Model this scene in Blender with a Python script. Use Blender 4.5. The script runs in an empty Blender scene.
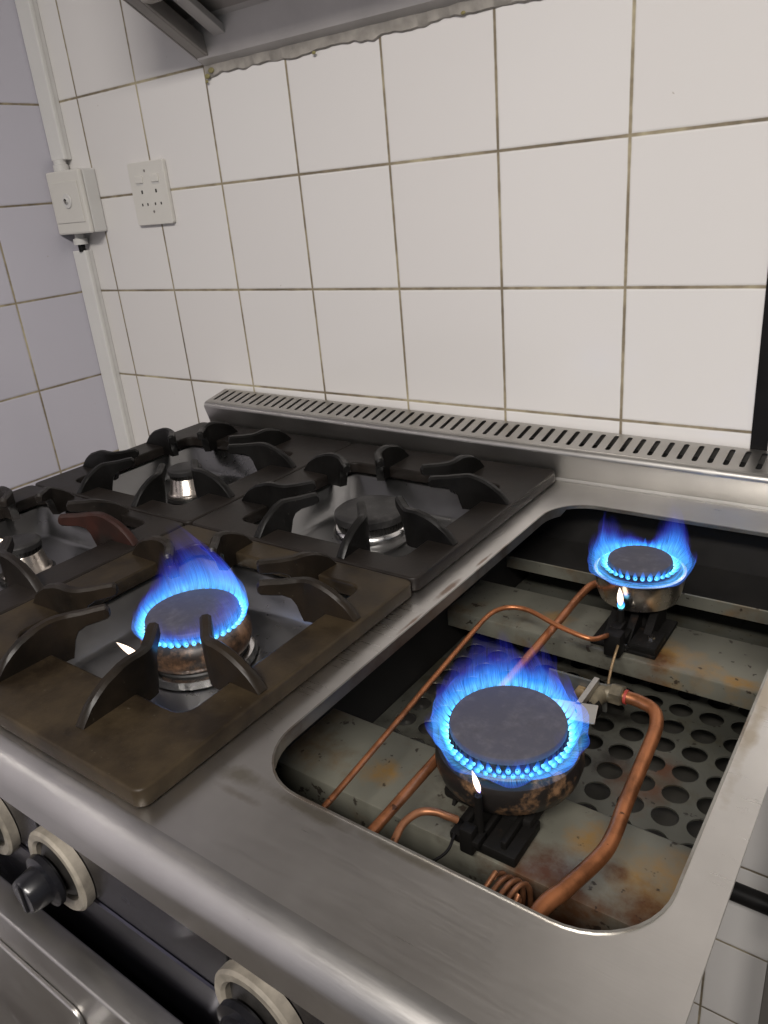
import bpy, bmesh, math, random
from mathutils import Vector, Matrix, noise
random.seed(7)
PI = math.pi
sc = bpy.context.scene
COL = sc.collection

# ------------------------------------------------------------------ helpers
def tag(o, label=None, cat=None, group=None, kind=None):
    if label: o['label'] = label
    if cat: o['category'] = cat
    if group: o['group'] = group
    if kind: o['kind'] = kind
    return o

def empty(name, loc, label=None, cat=None, group=None):
    o = bpy.data.objects.new(name, None); o.empty_display_size = .02
    COL.objects.link(o); o.location = loc
    return tag(o, label, cat, group)

def link(name, me, mat, parent=None, smooth=None):
    o = bpy.data.objects.new(name, me); COL.objects.link(o)
    if mat is not None:
        me.materials.clear(); me.materials.append(mat)
    if smooth is not None:
        for p in me.polygons: p.use_smooth = True
        if smooth < 179:
            try: me.set_sharp_from_angle(angle=math.radians(smooth))
            except Exception: pass
    if parent is not None:
        o.parent = parent
        bpy.context.view_layer.update()
        o.matrix_parent_inverse = parent.matrix_world.inverted()
    return o

def obj(name, bm, mat, parent=None, smooth=None):
    bmesh.ops.recalc_face_normals(bm, faces=bm.faces)
    me = bpy.data.meshes.new(name); bm.to_mesh(me); bm.free()
    return link(name, me, mat, parent, smooth)

def BM(): return bmesh.new()

def box(bm, x0, x1, y0, y1, z0, z1, bev=0, seg=2, M=None):
    v = [bm.verts.new((x, y, z)) for x in (x0, x1) for y in (y0, y1) for z in (z0, z1)]
    idx = [(0,1,3,2),(4,6,7,5),(0,4,5,1),(2,3,7,6),(0,2,6,4),(1,5,7,3)]
    fs = [bm.faces.new([v[i] for i in q]) for q in idx]
    geom = v
    if bev:
        es = list({e for f in fs for e in f.edges})
        r = bmesh.ops.bevel(bm, geom=es, offset=bev, segments=seg, profile=.5, affect='EDGES')
        geom = list({vv for f in r['faces'] for vv in f.verts} | {vv for vv in v if vv.is_valid})
    if M is not None:
        for q in geom: q.co = M @ q.co
    return geom

def lathe(bm, prof, c=(0,0,0), n=48, a0=0, a1=2*PI, M=None):
    full = abs(a1-a0-2*PI) < 1e-6
    cols = []
    for i in range(n if full else n+1):
        a = a0+(a1-a0)*i/n
        col = []
        for r, z in prof:
            p = Vector((r*math.cos(a), r*math.sin(a), z))
            if M is not None: p = M @ p
            col.append(bm.verts.new(p+Vector(c)))
        cols.append(col)
    m = len(cols)
    for i in range(m if full else m-1):
        A, B = cols[i], cols[(i+1) % m]
        for j in range(len(prof)-1):
            q = [A[j], B[j], B[j+1], A[j+1]]
            try: bm.faces.new(q)
            except ValueError: pass
    bmesh.ops.remove_doubles(bm, verts=[v for c_ in cols for v in c_], dist=1e-6)

def smooth_path(pts, sub=8):
    P = [Vector(p) for p in pts]
    P = [P[0]*2-P[1]]+P+[P[-1]*2-P[-2]]
    out = []
    for i in range(1, len(P)-2):
        for k in range(sub):
            t = k/sub
            a, b, c, d = P[i-1], P[i], P[i+1], P[i+2]
            out.append(.5*((2*b)+(-a+c)*t+(2*a-5*b+4*c-d)*t*t+(-a+3*b-3*c+d)*t**3))
    out.append(P[-2])
    return out

def tube(bm, pts, r, n=12, sub=8, cap=True, rf=None):
    path = smooth_path(pts, sub) if sub else [Vector(p) for p in pts]
    up = Vector((0, 0, 1)); rings = []
    for i, p in enumerate(path):
        t = (path[min(i+1, len(path)-1)]-path[max(i-1, 0)]).normalized()
        s = t.cross(up)
        if s.length < 1e-3: s = t.cross(Vector((1, 0, 0)))
        s.normalize(); u = s.cross(t).normalized(); up = u
        rr = r*(rf(i/(len(path)-1)) if rf else 1)
        rings.append([bm.verts.new(p+s*math.cos(2*PI*k/n)*rr+u*math.sin(2*PI*k/n)*rr) for k in range(n)])
    for a, b in zip(rings, rings[1:]):
        for k in range(n):
            bm.faces.new([a[k], a[(k+1) % n], b[(k+1) % n], b[k]])
    if cap:
        bm.faces.new(rings[0][::-1]); bm.faces.new(rings[-1])

def rrect(x0, x1, y0, y1, r, n=8):
    out = []
    for cx, cy, a in ((x1-r, y1-r, 0), (x0+r, y1-r, PI/2), (x0+r, y0+r, PI), (x1-r, y0+r, 1.5*PI)):
        for k in range(n+1):
            t = a+PI/2*k/n
            out.append((cx+r*math.cos(t), cy+r*math.sin(t)))
    return out

def circle(cx, cy, r, n=24):
    return [(cx+r*math.cos(2*PI*k/n), cy+r*math.sin(2*PI*k/n)) for k in range(n)]

def plate_mesh(name, loops, z0, z1, bev=0.0, M=None):
    """flat plate with holes: loops[0] is the outline, the others are holes"""
    cu = bpy.data.curves.new(name, 'CURVE'); cu.dimensions = '2D'; cu.fill_mode = 'BOTH'
    cu.extrude = max((z1-z0)/2-bev, 1e-5); cu.bevel_depth = bev; cu.bevel_resolution = 2; cu.offset = -bev
    for L in loops:
        s = cu.splines.new('POLY'); s.points.add(len(L)-1)
        for i, (x, y) in enumerate(L): s.points[i].co = (x, y, 0, 1)
        s.use_cyclic_u = True
    o = bpy.data.objects.new(name, cu); COL.objects.link(o)
    dg = bpy.context.evaluated_depsgraph_get()
    me = bpy.data.meshes.new_from_object(o.evaluated_get(dg))
    me.transform(Matrix.Translation((0, 0, (z0+z1)/2)))
    if M is not None: me.transform(M)
    bpy.data.objects.remove(o); bpy.data.curves.remove(cu)
    return me

def prism(bm, poly, axis, a0, a1, bev=0):
    """extrude a 2D polygon; axis 'x': poly in (y,z); axis 'y': poly in (x,z)"""
    def P(p, a): return (a, p[0], p[1]) if axis == 'x' else ((p[0], a, p[1]) if axis == 'y' else (p[0], p[1], a))
    A = [bm.verts.new(P(p, a0)) for p in poly]; B = [bm.verts.new(P(p, a1)) for p in poly]
    n = len(poly)
    fs = [bm.faces.new(A), bm.faces.new(B[::-1])]
    for i in range(n): fs.append(bm.faces.new([A[i], B[i], B[(i+1) % n], A[(i+1) % n]]))
    if bev:
        es = [e for f in fs[:2] for e in f.edges]
        bmesh.ops.bevel(bm, geom=es, offset=bev, segments=2, profile=.5, affect='EDGES')

# ------------------------------------------------------------------ materials
class N:
    def __init__(s, name):
        s.m = bpy.data.materials.new(name); s.m.use_nodes = True
        s.t = s.m.node_tree; s.t.nodes.clear()
        s.out = s.t.nodes.new('ShaderNodeOutputMaterial')
    def n(s, typ, **kw):
        x = s.t.nodes.new(typ)
        for k, v in kw.items():
            if k in x.inputs.keys() if isinstance(k, str) else False: x.inputs[k].default_value = v
            else: setattr(x, k, v)
        return x
    def l(s, a, b): s.t.links.new(a, b)
    def math(s, op, a, b=None, clamp=False):
        x = s.t.nodes.new('ShaderNodeMath'); x.operation = op; x.use_clamp = clamp
        for i, v in enumerate((a, b)):
            if v is None: continue
            if isinstance(v, (int, float)): x.inputs[i].default_value = v
            else: s.l(v, x.inputs[i])
        return x.outputs[0]
    def pos(s):
        return s.t.nodes.new('ShaderNodeNewGeometry').outputs['Position']
    def noise(s, vec, scale, detail=4, rough=.55, stretch=None):
        if stretch:
            mp = s.t.nodes.new('ShaderNodeMapping'); mp.inputs['Scale'].default_value = stretch
            s.l(vec, mp.inputs['Vector']); vec = mp.outputs[0]
        x = s.t.nodes.new('ShaderNodeTexNoise'); x.inputs['Scale'].default_value = scale
        x.inputs['Detail'].default_value = detail; x.inputs['Roughness'].default_value = rough
        s.l(vec, x.inputs['Vector']); return x.outputs[0]
    def ramp(s, fac, stops):
        x = s.t.nodes.new('ShaderNodeValToRGB'); e = x.color_ramp.elements
        while len(e) < len(stops): e.new(.5)
        for i, (p, c) in enumerate(stops):
            e[i].position = p
            e[i].color = (c, c, c, 1) if isinstance(c, (int, float)) else (*c, 1)
        s.l(fac, x.inputs[0]); return x.outputs[0]
    def mix(s, fac, a, b):
        x = s.t.nodes.new('ShaderNodeMix'); x.data_type = 'RGBA'
        for i, v in ((0, fac), (6, a), (7, b)):
            if isinstance(v, (int, float)): x.inputs[i].default_value = v
            elif isinstance(v, tuple): x.inputs[i].default_value = (*v, 1)
            else: s.l(v, x.inputs[i])
        return x.outputs[2]
    def bsdf(s, color, rough=.5, metal=0., bump=None, bstr=.2, bdist=.001, spec=None, coat=None):
        b = s.t.nodes.new('ShaderNodeBsdfPrincipled')
        for k, v in (('Base Color', color), ('Roughness', rough), ('Metallic', metal)):
            if isinstance(v, tuple): b.inputs[k].default_value = (*v, 1)
            elif isinstance(v, (int, float)): b.inputs[k].default_value = v
            else: s.l(v, b.inputs[k])
        if spec is not None: b.inputs['Specular IOR Level'].default_value = spec
        if coat: b.inputs['Coat Weight'].default_value = coat
        if bump is not None:
            bp = s.t.nodes.new('ShaderNodeBump'); bp.inputs['Strength'].default_value = bstr
            bp.inputs['Distance'].default_value = bdist
            s.l(bump, bp.inputs['Height']); s.l(bp.outputs[0], b.inputs['Normal'])
        s.l(b.outputs[0], s.out.inputs[0]); return s.m

def plain(name, col, rough=.5, metal=0., nscale=40, var=.12, bump=0., spec=None):
    k = N(name); p = k.pos(); nz = k.noise(p, nscale)
    c2 = tuple(min(1, c*(1-var)) for c in col); c1 = tuple(min(1, c*(1+var)) for c in col)
    c = k.ramp(nz, [(.3, c2), (.7, c1)])
    r = k.math('ADD', k.math('MULTIPLY', nz, .2), rough-.1)
    return k.bsdf(c, r, metal, nz if bump else None, bump, .001, spec=spec)

def tile_material(name, ax, off, T=.15, Z0=1.12, base=((.72,.695,.672),(.755,.735,.712))):
    k = N(name); p = k.pos()
    sx = k.t.nodes.new('ShaderNodeSeparateXYZ'); k.l(p, sx.inputs[0])
    u = k.math('DIVIDE', k.math('SUBTRACT', sx.outputs[ax], off), T)
    v = k.math('DIVIDE', k.math('SUBTRACT', sx.outputs[2], Z0), T)
    wob = k.math('MULTIPLY', k.math('SUBTRACT', k.noise(p, 45, 3), .5), .007)
    def dist(q):
        f = k.math('FRACT', k.math('ADD', q, .5)); return k.math('ABSOLUTE', k.math('SUBTRACT', f, .5))
    du, dv = dist(u), dist(v)
    d = k.math('ADD', k.math('MINIMUM', du, dv), wob)
    g = k.ramp(d, [(.0085, 1.), (.0138, 0.)])           # grout mask
    # tile id variation
    cu = k.math('FLOOR', u); cv = k.math('FLOOR', v)
    cb = k.t.nodes.new('ShaderNodeCombineXYZ'); k.l(cu, cb.inputs[0]); k.l(cv, cb.inputs[1])
    wn = k.t.nodes.new('ShaderNodeTexWhiteNoise'); k.l(cb.outputs[0], wn.inputs[0])
    tilec = k.mix(wn.outputs[0], base[0], base[1])
    gn = k.noise(p, 9, 3); gn2 = k.noise(p, 60, 3)
    groutc = k.ramp(k.math('ADD', k.math('MULTIPLY', gn, .7), k.math('MULTIPLY', gn2, .3)),
                    [(.30, (.09,.075,.055)), (.48, (.22,.18,.12)), (.66, (.48,.42,.28))])
    c = k.mix(g, tilec, groutc)
    spk = k.ramp(k.noise(p, 130, 1), [(.80, 0.), (.82, 1.)])
    c = k.mix(k.math('MULTIPLY', spk, .5), c, (.35,.3,.24))
    hgt = k.ramp(d, [(.009, 0.), (.022, 1.)])
    hgt = k.math('ADD', hgt, k.math('MULTIPLY', k.noise(p, 7, 2), .25))
    r = k.math('ADD', k.math('MULTIPLY', g, .55), .17)
    return k.bsdf(c, r, 0, hgt, .35, .0015)

def steel(name, col=(.47,.46,.445), rough=.34, dirty=0., stretch=(3,60,60), scratch=True, metal=1., spots=()):
    k = N(name); p = k.pos()
    big = k.noise(p, 6, 5, .6); fine = k.noise(p, 12, 4, .6, stretch)
    c = k.ramp(big, [(.3, tuple(x*.82 for x in col)), (.7, tuple(min(1, x*1.08) for x in col))])
    if dirty:
        m = k.ramp(k.math('ADD', k.math('MULTIPLY', k.noise(p, 28, 6, .65), .6), k.math('MULTIPLY', k.noise(p, 7, 3), .4)), [(.54-.08*dirty, 0.), (.66, 1.)])
        c = k.mix(k.math('MULTIPLY', m, .75), c, (.16,.085,.03))
    for pts, scol, f_ in spots: c = k.mix(k.math('MULTIPLY', near(k, p, pts), f_), c, scol)
    r = k.math('ADD', k.math('MULTIPLY', k.math('ADD', big, fine), .14), rough-.14)
    if scratch:
        w = k.ramp(k.noise(p, 40, 2, .5, (1, .08, 1)), [(.72, 0.), (.76, 1.)])
        r = k.math('ADD', r, k.math('MULTIPLY', w, .1))
    return k.bsdf(c, r, metal, fine, .06, .0005)

def near(k, p, pts, wob=.5):
    """mask: 1 inside ragged blobs (x, y, radius) on a horizontal surface"""
    nz = k.noise(p, 55, 4, .6); out = None
    for x, y, r, sx, sy in pts:
        mp = k.t.nodes.new('ShaderNodeMapping'); mp.inputs['Location'].default_value = (-x*sx, -y*sy, 0); mp.inputs['Scale'].default_value = (sx, sy, 0)
        k.l(p, mp.inputs['Vector'])
        ln = k.t.nodes.new('ShaderNodeVectorMath'); ln.operation = 'LENGTH'; k.l(mp.outputs[0], ln.inputs[0])
        d = k.math('ADD', k.math('DIVIDE', ln.outputs['Value'], r), k.math('MULTIPLY', k.math('SUBTRACT', nz, .5), wob*3))
        m = k.ramp(d, [(.35, 1.), (1.15, 0.)])
        out = m if out is None else k.math('MAXIMUM', out, m)
    return out

def stained(name, base, stain, dark, scale=14, thr=.5, metal=.55, rough=.45, spots=()):
    """dull zinc plate with amber grease and dark burnt spots"""
    k = N(name); p = k.pos()
    b = k.noise(p, 9, 4); c = k.ramp(b, [(.3, tuple(x*.62 for x in base)), (.7, base)])
    s1 = k.ramp(k.noise(p, scale, 6, .62), [(thr, 0.), (thr+.12, 1.)])
    sc_ = k.ramp(k.noise(p, scale*2.3, 5, .7), [(.35, stain), (.65, tuple(x*.35 for x in stain))])
    c = k.mix(k.math('MULTIPLY', s1, .6), c, sc_)
    for pts, col in spots: c = k.mix(k.math('MULTIPLY', near(k, p, pts), k.ramp(k.noise(p, 38, 5, .7), [(.35, .25), (.62, .9)])), c, col)
    s2 = k.ramp(k.noise(p, scale*7, 3, .6), [(.64, 0.), (.68, 1.)])
    c = k.mix(k.math('MULTIPLY', s2, .85), c, dark)
    r = k.math('ADD', k.math('MULTIPLY', b, .3), rough-.15)
    return k.bsdf(c, r, metal, b, .2, .001)

M = {}
M['tile_back'] = tile_material('back wall tiles', 0, 0.0)
M['tile_left'] = tile_material('left wall tiles', 1, -.143, base=((.53,.515,.575),(.56,.545,.605)))  # darker bluer base puts the left wall's dimmer light into the colour
M['steel'] = steel('worn brushed steel', (.50,.485,.465), .36)
M['nosing'] = steel('worn nosing steel', (.60,.585,.56), .32, spots=(([(.78,-.669,.0035,.10,1),(.90,-.670,.004,.09,1),(1.02,-.668,.004,.12,1),(.66,-.670,.003,.1,1)], (.80,.77,.70), .5),))
M['steel_top'] = steel('worktop steel', (.76,.74,.71), .31, stretch=(2,50,50), spots=(
    ([(1.1345,-.36,.006,1,.05),(1.136,-.28,.004,1,.08)], (.36,.28,.17), .6),
    ([(.8635,-.335,.0034,1,.14),(.866,-.40,.0022,1,.1),(.8645,-.27,.002,1,.1)], (.20,.09,.035), .7),
    ([(.872,-.607,.012,.5,1.3),(.93,-.6075,.006,.15,1),(1.00,-.606,.004,.1,1)], (.30,.26,.17), .6),
    ([(.885,-.62,.004,.2,1)], (.33,.27,.2), .4)))
M['steel_strip'] = steel('flue strip steel', (.50,.485,.46), .36)
M['panel_steel'] = steel('control panel steel', (.10,.10,.125), .24)
M['tray_steel'] = steel('spill tray steel', (.30,.30,.30), .30, stretch=(8,8,8), scratch=False)
M['channel'] = stained('stained zinc channel', (.235,.23,.185), (.20,.105,.03), (.03,.02,.015), 13, .55, .5, .42, spots=(
    ([(1.040,-.250,.030,1,1),(1.075,-.255,.016,1,1),(.90,-.50,.018,1,1),(1.108,-.495,.034,1,1),(1.06,-.485,.02,1,1),(.925,-.235,.02,1,1.3),(1.10,-.262,.014,.6,1.4)], (.30,.17,.045)),
    ([(1.030,-.262,.020,1,1),(1.045,-.520,.026,.6,1),(1.105,-.520,.024,.8,1),(1.005,-.510,.02,.7,1),(1.080,-.500,.012,1,1)], (.085,.028,.010)),
    ([(1.07,-.530,.010,.14,1)], (.10,.04,.015)),
    ([(.99,-.248,.036,1,1),(.985,-.49,.045,1,1)], (.03,.02,.014))))
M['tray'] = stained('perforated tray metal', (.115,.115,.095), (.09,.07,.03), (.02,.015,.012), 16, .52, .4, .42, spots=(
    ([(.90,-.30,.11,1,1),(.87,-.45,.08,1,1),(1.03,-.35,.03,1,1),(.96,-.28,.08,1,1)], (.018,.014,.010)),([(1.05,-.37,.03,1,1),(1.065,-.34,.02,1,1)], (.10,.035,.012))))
M['well'] = plain('burnt well walls', (.010,.009,.008), .6, .1, 20, .4)
M['backing'] = plain('dark backing sheet', (.035,.033,.028), .5, .2, 20, .4)
M['dark'] = plain('black void', (.006,.006,.006), .8)
M['chrome'] = plain('chrome', (.75,.74,.73), .2, 1., 20, .06)
M['cup_steel'] = plain('burner cup steel', (.62,.56,.50), .27, 1., 30, .15)
M['conduit'] = plain('white plastic conduit', (.62,.61,.585), .4, 0, 20, .03)
M['conduit_l'] = plain('white plastic', (.70,.69,.66), .38, 0, 20, .02)
M['ivory'] = plain('cream plastic', (.66,.64,.59), .35, 0, 20, .02)
M['hole'] = plain('socket hole', (.03,.025,.02), .6)
M['blackpipe'] = plain('black pipe', (.006,.0055,.0055), .5, 0, 30, .3, spec=.2)
M['knob'] = plain('black bakelite', (.008,.008,.010), .22)
M['bezel'] = plain('worn cream bezel', (.24,.215,.175), .5, .2, 60, .35)
M['hood'] = plain('hood steel', (.30,.28,.26), .45, .6, 12, .15)
M['hood_rail'] = plain('hood rail', (.48,.46,.44), .45, .4, 12, .1)
M['sealant'] = plain('grey sealant', (.34,.315,.28), .7, 0, 50, .25, .6)
M['black_enamel'] = plain('black burnt enamel', (.012,.011,.010), .45, 0, 80, .5, .3)
M['ceiling'] = plain('ceiling paint', (.7,.7,.68), .8)
M['floor'] = plain('floor tile', (.09,.08,.07), .5)
M['slot_black'] = M['dark']

def iron(name, c1, c2, rough=.42):
    k = N(name); p = k.pos()
    a = k.noise(p, 16, 6, .65); b = k.noise(p, 170, 3, .6)
    c = k.ramp(a, [(.36, c1), (.64, c2)])
    sp = k.ramp(k.noise(p, 260, 2), [(.72, 0.), (.76, 1.)])
    c = k.mix(k.math('MULTIPLY', sp, .18), c, (.16,.14,.11))
    r = k.math('ADD', k.math('MULTIPLY', a, .35), rough-.17)
    return k.bsdf(c, r, 0., b, .25, .0006, spec=.2)
M['iron_brown'] = iron('seasoned brown cast iron', (.013,.009,.0055), (.042,.030,.0165), .42)
M['iron_dark'] = iron('dark cast iron', (.009,.0075,.0065), (.020,.016,.0135), .42)
M['iron_black'] = iron('black cast iron', (.0035,.0032,.003), (.009,.0085,.008), .38)
M['iron_red'] = iron('rust tinged iron', (.010,.007,.006), (.042,.015,.011), .5)
M['iron_brownblack'] = iron('brown black cast iron', (.007,.0055,.004), (.020,.014,.009), .38)

def copper(name, col=(.40,.155,.065), rough=.36):
    k = N(name); p = k.pos(); a = k.noise(p, 35, 5, .65); b = k.noise(p, 160, 3)
    c = k.ramp(a, [(.32, tuple(x*.42 for x in col)), (.55, col), (.75, tuple(min(1, x*1.15) for x in col))])
    sp = k.ramp(b, [(.70, 0.), (.74, 1.)]); c = k.mix(k.math('MULTIPLY', sp, .8), c, (.04,.02,.012))
    return k.bsdf(c, k.math('ADD', k.math('MULTIPLY', a, .25), rough-.1), .75, b, .08, .0005)
M['copper'] = copper('aged copper')
M['copper_dull'] = copper('dull heat browned copper', (.38,.17,.085), .42)
M['brass'] = copper('brass wire', (.55,.38,.2), .35)

def rusty(name, dark, rust, thr, spread=.1, rough=.6, metal=.2, sc=30, spec=.5):
    k = N(name); p = k.pos(); a = k.noise(p, sc, 6, .7); b = k.noise(p, 150, 3)
    m = k.ramp(a, [(thr, 0.), (thr+spread, 1.)])
    rr = k.ramp(b, [(.3, tuple(x*.45 for x in rust)), (.7, rust)])
    return k.bsdf(k.mix(m, dark, rr), rough, metal, b, .3, .0008, spec=spec)
M['bowl'] = rusty('burnt burner bowl', (.013,.011,.010), (.22,.125,.065), .505, .10, .42, .2, 42)
M['bodyA'] = rusty('browned burner body', (.022,.016,.013), (.27,.15,.085), .44, .14, .42)
M['castgrey'] = plain('greasy grey steel', (.10,.10,.09), .45, .5, 40, .35)
M['castblack'] = rusty('sooty cast metal', (.005,.0045,.004), (.03,.018,.012), .6, .1, .6, 0., 30, .15)
M['cap_lit'] = rusty('violet tinted grey burner cap', (.050,.050,.068), (.095,.093,.115), .45, .2, .62, .0, 45)  # violet tint paints a reflection into the grey of the lit caps
M['cap_black'] = rusty('black burner cap', (.020,.019,.019), (.05,.048,.047), .5, .15, .5, .1, 60)

# --- flame: additive light, gradient along the attribute t (0 root .. 1 tip)
def flame_mat(name, strength, c0, c1, c2, streak=True, power=1.5):
    k = N(name)
    at = k.t.nodes.new('ShaderNodeAttribute'); at.attribute_name = 'ft'
    sp = k.t.nodes.new('ShaderNodeSeparateXYZ'); k.l(at.outputs['Vector'], sp.inputs[0])
    t = sp.outputs[0]; th = sp.outputs[1]; w = sp.outputs[2]
    col = k.ramp(t, [(0., c0), (.28, c1), (.62, c2), (1., tuple(x*.6 for x in c2))])
    fall = k.math('POWER', k.math('SUBTRACT', 1., t, True), power)
    s = fall
    if streak:
        cb = k.t.nodes.new('ShaderNodeCombineXYZ')
        k.l(k.math('MULTIPLY', th, 14.), cb.inputs[0]); k.l(k.math('MULTIPLY', t, 1.3), cb.inputs[1])
        k.l(w, cb.inputs[2])
        ns = k.noise(cb.outputs[0], 1.6, 3, .55)
        s = k.math('MULTIPLY', fall, k.ramp(ns, [(.34, .12), (.66, 1.75)]))
    if streak: s = k.math('MULTIPLY', s, k.ramp(t, [(0., .12), (.16, 1.)]))
    e = k.t.nodes.new('ShaderNodeEmission'); k.l(col, e.inputs[0])
    k.l(k.math('MULTIPLY', s, strength), e.inputs[1])
    tr = k.t.nodes.new('ShaderNodeBsdfTransparent')
    ad = k.t.nodes.new('ShaderNodeAddShader'); k.l(tr.outputs[0], ad.inputs[0]); k.l(e.outputs[0], ad.inputs[1])
    k.l(ad.outputs[0], k.out.inputs[0])
    return k.m
M['flame'] = flame_mat('blue gas flame', .50, (.14,.62,1.), (.04,.27,1.), (.045,.05,.62), True, 1.25)
M['jet'] = flame_mat('cyan flame root', 1.2, (.25,.85,1.), (.08,.55,1.), (.02,.18,.9), False, .8)
M['pilot'] = flame_mat('pilot flame', 1.6, (.25,.25,.9), (1.,.68,.52), (1.,.8,.62), False, .0)

# ------------------------------------------------------------------ dimensions
ZS = .903      # worktop surface
ZG = .918      # top of the cast iron pan support plates
XL, XR = .215, 1.153
YF = -.686     # face of the front nosing
YB = -.045     # foot of the flue strip

# ------------------------------------------------------------------ room shell
def wall(name, verts, mat):
    bm = BM(); vs = [bm.verts.new(v) for v in verts]
    bm.faces.new(vs[:4]); 
    for i in range(4): bm.faces.new([vs[i], vs[(i+1) % 4], vs[4+(i+1) % 4], vs[4+i]])
    bm.faces.new(vs[4:][::-1])
    return tag(obj(name, bm, mat), kind='structure')
def slab(name, x0, x1, y0, y1, z0, z1, mat):
    bm = BM(); box(bm, x0, x1, y0, y1, z0, z1); return tag(obj(name, bm, mat), kind='structure')
CX = -.085
slab('wall_back', CX-.1, 3.2, 0, .1, 0, 2.4, M['tile_back'])
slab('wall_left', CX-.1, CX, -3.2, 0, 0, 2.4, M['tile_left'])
slab('floor', CX-.1, 3.2, -3.2, .1, -.1, 0, M['floor'])
slab('ceiling', CX-.1, 3.2, -3.2, .1, 2.4, 2.5, M['ceiling'])

# ------------------------------------------------------------------ conduit, switch box, socket, pipes
def conduit(name, z0, z1, label):
    c = empty(name, (CX+.019, 0, z0), label, 'conduit')
    bm = BM(); box(bm, CX+.0005, CX+.037, -.0095, -.0005, z0, z1, .0008)
    obj('conduit_base', bm, M['conduit'], c)
    bm = BM(); box(bm, CX+.0012, CX+.0385, -.0165, -.0085, z0, z1, .002)
    obj('conduit_cover', bm, M['conduit_l'], c)
    return c
c = conduit('cable_conduit', 1.334, 2.40, 'white plastic cable conduit in the corner above the switch box')
bm = BM(); lathe(bm, [(0,1.3165),(.0125,1.3165),(.0125,1.327),(.0105,1.328),(.0105,1.3345),(0,1.3345)], (CX+.020,-.0135,0), 24)
obj('conduit_connector', bm, M['conduit'], c, 40)
c = conduit('cable_conduit', 0, 1.190, 'white plastic cable conduit in the corner below the switch box')
bm = BM(); lathe(bm, [(0,1.2),(.012,1.2),(.012,1.209),(.008,1.211),(.008,1.2175),(0,1.2175)], (CX+.028,-.0135,0), 24)
obj('conduit_connector', bm, M['conduit'], c, 40)
bm = BM(); lathe(bm, [(0,1.188),(.006,1.188),(.006,1.2),(0,1.2)], (CX+.028,-.0135,0), 16)
obj('cable', bm, M['blackpipe'], c, 40)

s = empty('switch_box', (-.037, 0, 1.2185), 'white surface mounted switch box in the corner with a round dial mark', 'switch')
bm = BM(); box(bm, CX+.001, .0085, -.026, -.0005, 1.218, 1.3165, .0025)
obj('back_box', bm, M['conduit'], s)
bm = BM(); box(bm, CX+.001, .0095, -.0345, -.0262, 1.2178, 1.3168, .003)
obj('switch_cover', bm, M['ivory'], s)
bm = BM(); box(bm, CX+.008, .001, -.0362, -.0343, 1.236, 1.300, .001)
obj('face_plate', bm, M['ivory'], s)
bm = BM(); Mr = Matrix.Rotation(PI/2, 4, 'X')
lathe(bm, [(0,.001),(.011,.001),(.012,-.0005),(.0,-.0005)], (-.034,-.0372,1.270), 28, M=Mr)
lathe(bm, [(.004,.004),(.005,.001),(.0,.001)], (-.034,-.0372,1.270), 16, M=Mr)
obj('dial', bm, M['conduit'], s, 40)
bm = BM(); box(bm, -.039,-.030,-.0405,-.0375,1.2675,1.2705,.001); obj('dial_pointer', bm, M['hood'], s)

s = empty('socket_outlet', (.144, 0, 1.268), 'cream double socket outlet with two rocker switches on the back wall', 'socket')
me = plate_mesh('face_plate', [rrect(-.043,.043,-.046,.046,.004)], 0, .007, .0012, Matrix.Translation((.1435,-.0003,1.268)) @ Matrix.Rotation(PI/2,4,'X'))
link('face_plate', me, M['ivory'], s, 40)
for dx in (-.019, .019):
    bm = BM(); box(bm, .1435+dx-.009, .1435+dx+.009, -.0095, -.0065, 1.2835, 1.2945, .0012)
    obj('rocker_switch', bm, M['ivory'], s)
    bm = BM(); box(bm, .1435+dx-.008, .1435+dx+.008, -.0078, -.0068, 1.2815, 1.2833)
    obj('switch_shadow_gap', bm, M['conduit'], s)
bm = BM()
for px, pz, r in ((-.0175,.003,.0026),(.0165,.003,.0026),(-.022,-.0155,.002),(-.009,-.0155,.002),(.0095,-.0155,.002),(.0235,-.0155,.002)):
    box(bm, .1435+px-r*.75, .1435+px+r*.75, -.0076, -.0070, 1.268+pz-r, 1.268+pz+r, .0003)
obj('pin_holes', bm, M['hole'], s)
bm = BM()
for px, pz in ((-.003,.033),(.003,-.0265)):
    bm = BM(); lathe(bm, [(.0022,0),(.0018,.0008),(0,.0008)], (.1435+px,-.0071,1.268+pz), 12, M=Mr)
    obj('screw', bm, M['hood'], s, 30)

bm = BM(); box(bm, 1.0415, 1.0585, -.0034, -.0004, .62, 1.75, .001)
for z in (1.5,):
    box(bm, 1.037, 1.063, -.0038, -.0004, z, z+.02, .001)
tag(obj('wall_pipe', bm, M['blackpipe']), 'black square pipe running up the tiles behind the right end of the flue strip', 'pipe')

bm = BM()
tube(bm, [(.95,-.03,.355),(1.3,-.03,.355),(1.7,-.03,.355),(2.2,-.03,.355)], .0125, 16, 2)
p = tag(obj('gas_supply_pipe', bm, M['blackpipe'], None, 60), 'dark horizontal pipe low on the wall in the gap right of the range', 'pipe')
for x in (1.7,):
    bm = BM(); lathe(bm, [(.0128,-.009),(.0155,-.009),(.0155,.009),(.0128,.009)], (x,-.03,.355), 20, M=Matrix.Rotation(PI/2,4,'Y'))
    box(bm, x-.008, x+.008, -.016, -.0005, .347, .363)
    obj('pipe_clip', bm, M['blackpipe'], p, 30)

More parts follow.
